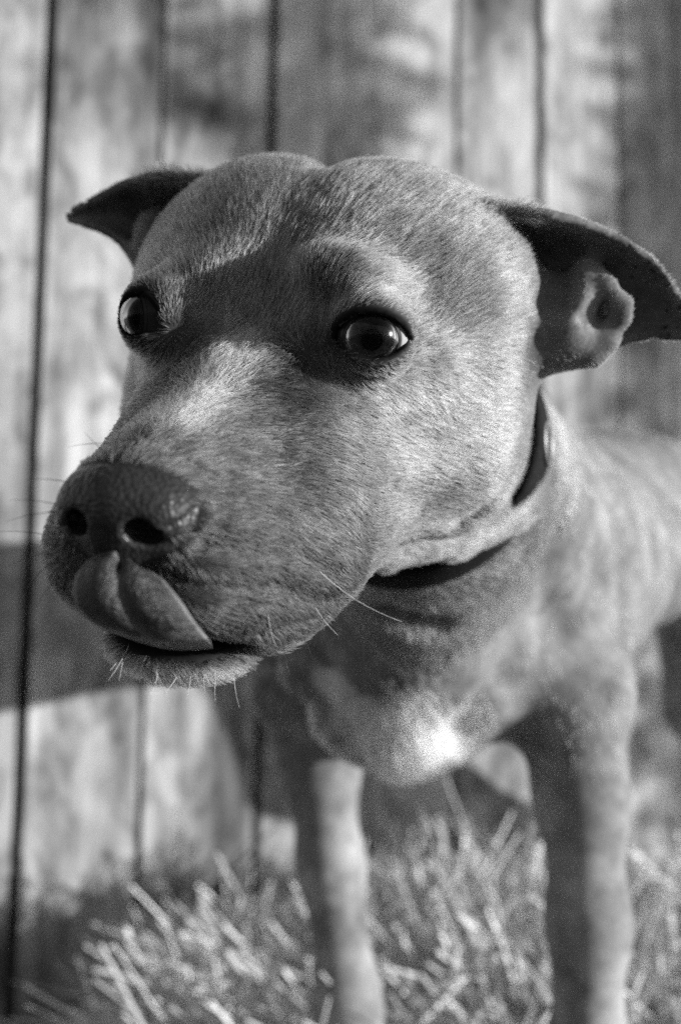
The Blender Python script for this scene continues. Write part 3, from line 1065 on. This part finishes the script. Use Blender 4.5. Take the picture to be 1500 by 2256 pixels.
# locks: neighbouring hairs share a tone, stretched along their growth
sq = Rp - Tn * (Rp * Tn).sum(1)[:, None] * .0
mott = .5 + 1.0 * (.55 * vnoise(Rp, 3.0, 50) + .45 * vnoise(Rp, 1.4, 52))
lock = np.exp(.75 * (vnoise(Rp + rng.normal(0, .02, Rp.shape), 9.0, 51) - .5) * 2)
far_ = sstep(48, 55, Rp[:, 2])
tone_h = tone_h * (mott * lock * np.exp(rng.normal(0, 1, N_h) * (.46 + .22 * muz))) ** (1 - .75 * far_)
tone_h = np.clip(tone_h * 1.08, .012, .85)
rad = np.where(Rp[:, 2] > 48, .017, .0125) * rng.uniform(.8, 1.2, N_h)
RAD = rad[:, None] * np.array([1.0, .95, .7, .2])
hc = bpy.data.hair_curves.new('fur')
hc.add_curves([4] * N_h)
Wp = to_world(PTS.reshape(-1, 3)) - DOG_O
hc.points.foreach_set('position', Wp.astype(np.float32).ravel())
ra_ = hc.attributes.get('radius') or hc.attributes.new('radius', 'FLOAT', 'POINT')
ra_.data.foreach_set('value', (RAD * .01).astype(np.float32).ravel())
ta_ = hc.attributes.new('tone', 'FLOAT', 'CURVE'); ta_.data.foreach_set('value', tone_h.astype(np.float32))
hm = NT('hair')
hb = hm.n('ShaderNodeBsdfHairPrincipled', model='CHIANG', parametrization='COLOR', ins={'Roughness': .45, 'Radial Roughness': .6, 'Coat': 0.0, 'IOR': 1.5})
cc = hm.n('ShaderNodeCombineColor'); hv = hm.attr('tone')
for k in range(3): hm.l(hv, cc.inputs[k])
hm.l(cc.outputs[0], hb.inputs['Color'])
hm.l(hb.outputs[0], hm.out.inputs['Surface'])
fur = bpy.data.objects.new('fur', hc); COL.objects.link(fur)
hc.materials.append(hm.m)
fur.parent = dog
fur['kind'] = 'stuff'
print('hairs', N_h)


# ------------------------------------------------------------------ whiskers
def tube(name, pts, r0, r1, sides=5):
    pts = np.array(pts, float); n_ = len(pts)
    Vv, Ff = [], []
    for i in range(n_):
        t = pts[min(i + 1, n_ - 1)] - pts[max(i - 1, 0)]; t /= np.linalg.norm(t)
        a = np.cross(t, [.3, .2, .9]); a /= np.linalg.norm(a); b = np.cross(t, a)
        r = r0 + (r1 - r0) * i / (n_ - 1)
        for k in range(sides):
            ph = 2 * math.pi * k / sides
            Vv.append(pts[i] + (a * math.cos(ph) + b * math.sin(ph)) * r)
    for i in range(n_ - 1):
        for k in range(sides):
            p_, q_ = i * sides + k, i * sides + (k + 1) % sides
            Ff.append((p_, q_, q_ + sides, p_ + sides))
    Ff.append(tuple(range(sides))[::-1]); Ff.append(tuple((n_ - 1) * sides + k for k in range(sides)))
    return mesh_np(name, Vv, Ff)


wd_ = NT('dark_whisker'); wd_.b.inputs['Base Color'].default_value = gray(.03); wd_.b.inputs['Roughness'].default_value = .4
wl_ = NT('pale_whisker'); wl_.b.inputs['Base Color'].default_value = gray(.7); wl_.b.inputs['Roughness'].default_value = .35
# (root x, root y) and (tip x, tip y) in photograph pixels, bow, pale?, depth of root, depth change
WH = [((690, 1245), (885, 1370), -28, 1, 1.0), ((640, 1222), (800, 1285), -20, 0, .5), ((640, 1290), (765, 1395), -22, 0, 1.0),
      ((655, 1270), (770, 1330), -16, 0, .6), ((700, 1400), (760, 1470), -8, 0, .4), ((625, 1420), (640, 1490), -6, 0, .3),
      ((610, 1235), (700, 1300), -12, 0, .5), ((585, 1275), (640, 1360), -10, 0, .5), ((540, 1225), (600, 1275), -8, 0, .3), ((520, 1310), (560, 1400), -8, 0, .3), ((690, 1330), (745, 1400), -8, 1, .4), ((660, 1370), (690, 1450), -6, 0, .3), ((590, 1350), (610, 1430), -6, 1, .2),
      ((285, 1420), (238, 1500), 6, 1, -.6), ((268, 1440), (242, 1478), 4, 1, -.5), ((330, 1465), (372, 1555), 14, 1, -.8), ((395, 1480), (360, 1530), 6, 1, -.5),
      ((420, 1478), (412, 1540), 4, 1, -.5), ((478, 1480), (474, 1545), -5, 1, -.5), ((515, 1470), (528, 1560), -8, 1, -.5), ((350, 1470), (330, 1535), 6, 1, -.4), ((450, 1480), (452, 1530), -4, 1, -.4), ((272, 1430), (262, 1500), 4, 1, -.5),
      ((130, 1060), (60, 1056), -6, 0, .6), ((112, 1110), (20, 1102), -8, 0, 1.0), ((110, 1130), (10, 1150), -8, 0, 1.0), ((105, 1180), (-10, 1172), -10, 0, 1.0), ((110, 1240), (40, 1330), -12, 0, .8), ((125, 1275), (80, 1340), -8, 0, .7), ((118, 1215), (15, 1250), -10, 0, 1.0),
      ((215, 980), (150, 985), -8, 0, .5), ((210, 975), (185, 950), 3, 0, .3), ((560, 1045), (480, 1030), 8, 0, -.3), ((735, 520), (732, 480), 2, 0, -.6), ((770, 560), (800, 520), 2, 0, -.6)]


for (r_, t_, bow, pale, dz) in WH:
    z0 = surf_depth(*r_)
    if z0 is None:
        for off in range(6, 60, 6):
            v = np.array(r_, float) - np.array(t_, float); v /= np.linalg.norm(v)
            z0 = surf_depth(*(np.array(r_) + v * off))
            if z0 is not None:
                r_ = tuple(np.array(r_) + v * off); break
    if z0 is None: continue
    pts = []
    for k in range(9):
        u = k / 8
        a = np.array(r_, float) * (1 - u) + np.array(t_, float) * u
        d2 = np.array(t_, float) - np.array(r_, float); nrm = np.array([-d2[1], d2[0]]) / np.linalg.norm(d2)
        a = a + nrm * bow * -4 * u * (1 - u) * .5
        pts.append(to_world(at(a[0], a[1], z0 + .05 + dz * u - .5 * math.sin(math.pi * u * .5))))
    o = link('whisker', tube('whisker', np.array(pts), .00012 if not pale else .00012, .00003), wl_.m if pale else wd_.m)
    child(o)

# ------------------------------------------------------------------ collar
na, nb_ = np.array([2.4, 4.0, 45.0]), np.array([8.5, -1.0, 66.0])
nax = (nb_ - na) / np.linalg.norm(nb_ - na)
tilt = nax + np.array([.2, .0, 0]); tilt /= np.linalg.norm(tilt)
e1 = np.cross(tilt, [0, 1, 0]); e1 /= np.linalg.norm(e1); e2 = np.cross(tilt, e1)
cc0 = na + nax * 4.0
NSEG = 96
rings = []
for off in (-1.1, -.4, .4, 1.1):
    ph = np.arange(NSEG) / NSEG * 2 * math.pi
    dirs = np.cos(ph)[:, None] * e1 + np.sin(ph)[:, None] * e2
    r = np.full(NSEG, 14.0)
    lo_ = np.full(NSEG, 3.0)
    for _ in range(80):                      # march inwards to the neck
        d_ = sdf_body((cc0 + tilt * off + dirs * r[:, None]).astype(np.float32))
        r = r - np.clip(d_, -1, 1) * .6
    for _ in range(6): r = .25 * np.roll(r, 1) + .5 * r + .25 * np.roll(r, -1)
    rings.append((off, dirs, r))
Vv, Ff = [], []
for k, (off, dirs, r) in enumerate(rings):
    for dr in (.10, .40): Vv += list(cc0 + tilt * off + dirs * (r + dr + (.06 if abs(off) < .5 and dr > .2 else 0))[:, None])
def rid(k, outer, j): return (k * 2 + outer) * NSEG + j % NSEG
for j in range(NSEG):
    for k in range(3):
        Ff.append((rid(k, 1, j), rid(k, 1, j + 1), rid(k + 1, 1, j + 1), rid(k + 1, 1, j)))
        Ff.append((rid(k, 0, j), rid(k + 1, 0, j), rid(k + 1, 0, j + 1), rid(k, 0, j + 1)))
    Ff.append((rid(0, 0, j), rid(0, 0, j + 1), rid(0, 1, j + 1), rid(0, 1, j)))
    Ff.append((rid(3, 0, j), rid(3, 1, j), rid(3, 1, j + 1), rid(3, 0, j + 1)))
clm = NT('collar_webbing'); tcc = clm.n('ShaderNodeTexCoord').outputs['Object']
clm.color(clm.ramp(clm.noise(tcc, 300, 3), [(.3, .008), (.7, .02)])); clm.b.inputs['Roughness'].default_value = .85; clm.b.inputs['Specular IOR Level'].default_value = .1
clm.bump(clm.noise(tcc, 900, 2), .5, .0006)
collar = empty('collar', to_world(cc0))
tag(collar, 'black webbing collar round the dog\'s neck behind the jaw', 'collar')
st = link('strap', mesh_np('strap', to_world(np.array(Vv)) , Ff), clm.m)
child(st, collar)
mt = NT('dull_metal'); mt.b.inputs['Base Color'].default_value = gray(.3); mt.b.inputs['Metallic'].default_value = 1; mt.b.inputs['Roughness'].default_value = .5
# ring hanging at the visible side
j = max(range(NSEG), key=lambda k: (cc0 + rings[1][1][k] * rings[1][2][k])[0])
cr = cc0 + rings[1][1][j] * (rings[1][2][j] + .45)
ringp = []
rd = np.array([0.1, -1, 0.15]); rd /= np.linalg.norm(rd)
rs = np.cross(rd, rings[1][1][j]); rs /= np.linalg.norm(rs)
for k in range(25):
    ph = 2 * math.pi * k / 24
    ringp.append(to_world(cr + rd * (.9 + .95 * math.cos(ph)) + rs * .6 * math.sin(ph)))
rg = link('ring', tube('ring', ringp, .0011, .0011, 8), mt.m)
child(rg, collar)

# ------------------------------------------------------------------ straw bale
sm_ = NT('straw')
so = sm_.attr('tone')
sm_.color(sm_.math('MULTIPLY', so, sm_.math('MULTIPLY_ADD', sm_.noise(sm_.n('ShaderNodeTexCoord').outputs['Object'], 40, 3), .6, .7)))
sm_.b.inputs['Roughness'].default_value = .45
BX0, BX1, BY0, BY1 = -.14, 1.25, .44, 1.12


def bale_top(x, y):
    return H_BALE - .012 - .05 * np.clip((BX0 + .07 - x) / .07, 0, 1) ** 2 - .03 * np.clip((y - BY1 + .08) / .08, 0, 1) ** 2 + .038 * np.exp(-((y - 1.06) / .13) ** 2) * np.clip((x - BX0 - .06) / .22, 0, 1) + .016 * np.sin(x * 23 + 2 * np.sin(y * 17)) * np.sin(y * 19)


bx = np.linspace(BX0, BX1, 50); by = np.linspace(BY0, BY1, 34)
Xb, Yb = np.meshgrid(bx, by, indexing='ij')
Zb = bale_top(Xb, Yb) - .02
SV = [np.stack([Xb, Yb, Zb], -1).reshape(-1, 3)]
idb = np.arange(50 * 34).reshape(50, 34)
SF = np.stack([idb[:-1, :-1], idb[1:, :-1], idb[1:, 1:], idb[:-1, 1:]], -1).reshape(-1, 4).tolist()
rim = list(idb[:, 0]) + list(idb[-1, 1:]) + list(idb[-2::-1, -1]) + list(idb[0, -2:0:-1])
n0 = 50 * 34
low = SV[0][rim].copy(); low[:, 2] = .0
SV.append(low)
for k in range(len(rim)):
    a, b = rim[k], rim[(k + 1) % len(rim)]
    SF.append([a, n0 + k, n0 + (k + 1) % len(rim), b])
ST = [np.full(n0 + len(rim), .4)]
base_n = n0 + len(rim)
NS = 26000
r_ = rng
sx = r_.uniform(BX0 - .02, BX1, NS); sy = r_.uniform(BY0, BY1 + .02, NS)
# most of the stalks where the picture sees them
nfoc = 22500
sx[:nfoc] = r_.uniform(BX0 - .03, .75, nfoc); sy[:nfoc] = r_.uniform(.68, BY1 + .02, nfoc)
side = r_.random(NS) < .18
sx[:110] = r_.uniform(BX0 - .02, BX0 + .16, 110); sy[:260] = r_.uniform(.74, BY1, 260)
sz = bale_top(sx, sy) + r_.uniform(-.02, .012, NS)
sz[:260] += .012
# stalks out of the left end and the back face
side_l = np.arange(NS) % 30 == 0
sx = np.where(side_l, BX0 + r_.uniform(-.02, .02, NS), sx); sz = np.where(side_l, r_.uniform(.02, H_BALE, NS), sz)
ln = r_.uniform(.035, .12, NS); wdt = r_.uniform(.0008, .0026, NS) * np.where(r_.random(NS) < .10, 2.0, 1.0)
big = np.zeros(NS, bool); big[:260] = True
ln[big] = r_.uniform(.06, .12, 260); wdt[big] = r_.uniform(.0024, .0042, 260)
lean = np.stack([np.sin(sx * 9 + 1.7 * np.sin(sy * 13)), np.cos(sy * 11 + sx * 5), np.zeros(NS)], 1) * .35
dirv = np.array([-.42, -.1, .42]) + lean * 1.7 + r_.normal(0, .5, (NS, 3))
dirv[:, 2] = np.abs(dirv[:, 2]) * .9
flat_ = (r_.random(NS) < .45) | (sy < .76)
dirv[flat_, 2] *= .15
dirv[side_l] = dirv[side_l] * .5 + np.array([-1, -.1, .25])
dirv /= np.linalg.norm(dirv, axis=1)[:, None]
sidev = np.cross(dirv, r_.normal(0, 1, (NS, 3))); sidev /= np.linalg.norm(sidev, axis=1)[:, None]
bend = r_.normal(0, .16, (NS, 3))
P0 = np.stack([sx, sy, sz], 1) - dirv * .02
sv = []
for k in range(4):
    u = k / 3
    c_ = P0 + dirv * (ln * u)[:, None] + bend * (ln * u * u)[:, None]
    wv = sidev * (wdt * (1 - .45 * u))[:, None]
    up_ = np.cross(dirv, sidev) * (wdt * .5)[:, None]
    sv += [c_ - wv, c_ + up_, c_ + wv]
sv = np.stack(sv, 1)                        # NS, 12, 3
fi = []
for k in range(3):
    o_ = k * 3
    fi += [[o_, o_ + 1, o_ + 4, o_ + 3], [o_ + 1, o_ + 2, o_ + 5, o_ + 4], [o_ + 2, o_, o_ + 3, o_ + 5]]
fi = np.array(fi)
allf = (base_n + np.arange(NS)[:, None, None] * 12 + fi[None]).reshape(-1, 4)
SV.append(sv.reshape(-1, 3))
stone = np.clip(.98 * np.exp(r_.normal(0, .55, NS)), .1, .9)
stone[big] = r_.uniform(.75, .9, 260)
ST.append(np.repeat(stone, 12))
bale_o = np.array([.4, .85, 0])
bale_me = mesh_np('straw_bale', np.concatenate(SV) - bale_o, SF + allf.tolist())
ta = bale_me.attributes.new('tone', 'FLOAT', 'POINT'); ta.data.foreach_set('value', np.concatenate(ST).astype(np.float32))
bale = link('straw_bale', bale_me, sm_.m, smooth=False)
bale.location = bale_o
tag(bale, 'loose bale of pale straw under the dog\'s feet in front of the fence', 'straw', kind='stuff')


# ------------------------------------------------------------------ unseen tree added outside the frame on the right to dapple the fence
bk = NT('bark'); tb = bk.n('ShaderNodeTexCoord').outputs['Object']
bk.color(bk.ramp(bk.noise(tb, 30, 5), [(.3, .06), (.7, .16)])); bk.b.inputs['Roughness'].default_value = .9
bk.bump(bk.noise(tb, 45, 5), .8, .01)
lf = NT('leaf'); lf.b.inputs['Base Color'].default_value = gray(.08); lf.b.inputs['Roughness'].default_value = .5
sun_c = (sun_dir @ C2W)                     # sun direction in camera axes


def fence_hit(px, py):
    d = to_world(at(px, py, 100.0)) - ORG
    return ORG + d * (np.dot(fence_o - ORG, fnor) / np.dot(d, fnor))


TD = 2.1                                      # metres from fence to tree along the light
fp0 = fence_hit(1640, 1128)
trunk_base = fp0 + sun_dir * TD; trunk_base[2] = 0
tree = empty('unseen_shade_tree', trunk_base)
tag(tree, 'unseen leafy tree added to the right of the dog to shade the fence', 'tree')
tp = [trunk_base + np.array([.03 * math.sin(k * 1.1), .02 * math.cos(k * 1.7), .33 * k]) for k in range(11)]
tk = link('trunk', tube('trunk', tp, .085, .04, 12), bk.m)
child(tk, tree)
# (place on the fence, spread in metres across and along, number of leaves)
SHADE = [((720, 140), .075, .13, 330), ((700, 310), .06, .06, 130), ((430, 190), .06, .05, 30), ((500, 110), .07, .05, 44), ((560, 320), .05, .05, 46), ((330, 40), .1, .05, 16),
         ((1440, 60), .05, .16, 260), ((1470, 350), .07, .14, 190), ((1440, 560), .06, .12, 130), ((1490, 850), .07, .10, 150), ((1430, 760), .05, .08, 60), ((1340, 480), .05, .04, 30), ((1395, 300), .03, .12, 60), ((1500, 200), .05, .2, 340), ((1510, 620), .05, .2, 300), ((1420, 640), .04, .1, 60), ((1380, 860), .04, .08, 60),
         ((1150, 120), .09, .12, 8), ((900, 60), .1, .08, 8), ((860, 1770), .05, .06, 120), ((1090, 1835), .09, .035, 150), ((1440, 1600), .07, .12, 160)]  # low clumps added only to darken the fence around the legs
lv, lfc = [], []
for (pp, rx, rz, cnt) in SHADE:
    fp = fence_hit(*pp)
    dist = TD + random.uniform(-.15, .25)
    cw = fp + sun_dir * dist
    # a drooping limb: from the trunk high up, over and straight down into the clump
    top = 3.15 if cw[2] > .9 else .15
    pts = [np.array([trunk_base[0], trunk_base[1], top]), np.array([cw[0], cw[1], top + .12]), np.array([cw[0], cw[1], top - .1]), cw]
    o = link('limb', tube('limb', pts, .007, .0025, 6), bk.m); child(o, tree)
    for _ in range(cnt):
        c_ = cw + fdir * rng.normal(0, rx * .6) * 1.2 + np.array([0, 0, rng.normal(0, rz * .6)]) + sun_dir * rng.normal(0, .06)
        u_ = rng.normal(0, 1, 3); u_ /= np.linalg.norm(u_); v_ = np.cross(u_, rng.normal(0, 1, 3)); v_ /= np.linalg.norm(v_)
        w_ = np.cross(u_, v_); L1 = rng.uniform(.012, .026); b0 = len(lv)
        for (f_, g_, h_) in ((-1, 0, 0), (-.3, .42, .06), (.45, .34, .04), (1, 0, -.08), (.45, -.34, .04), (-.3, -.42, .06)):
            lv.append(c_ + u_ * L1 * f_ + v_ * L1 * g_ + w_ * L1 * h_)
        lfc += [[b0, b0 + 1, b0 + 5], [b0 + 1, b0 + 2, b0 + 4, b0 + 5], [b0 + 2, b0 + 3, b0 + 4]]
crown = link('crown', mesh_np('crown', lv, lfc), lf.m, smooth=False)
child(crown, tree)
crown['kind'] = 'stuff'
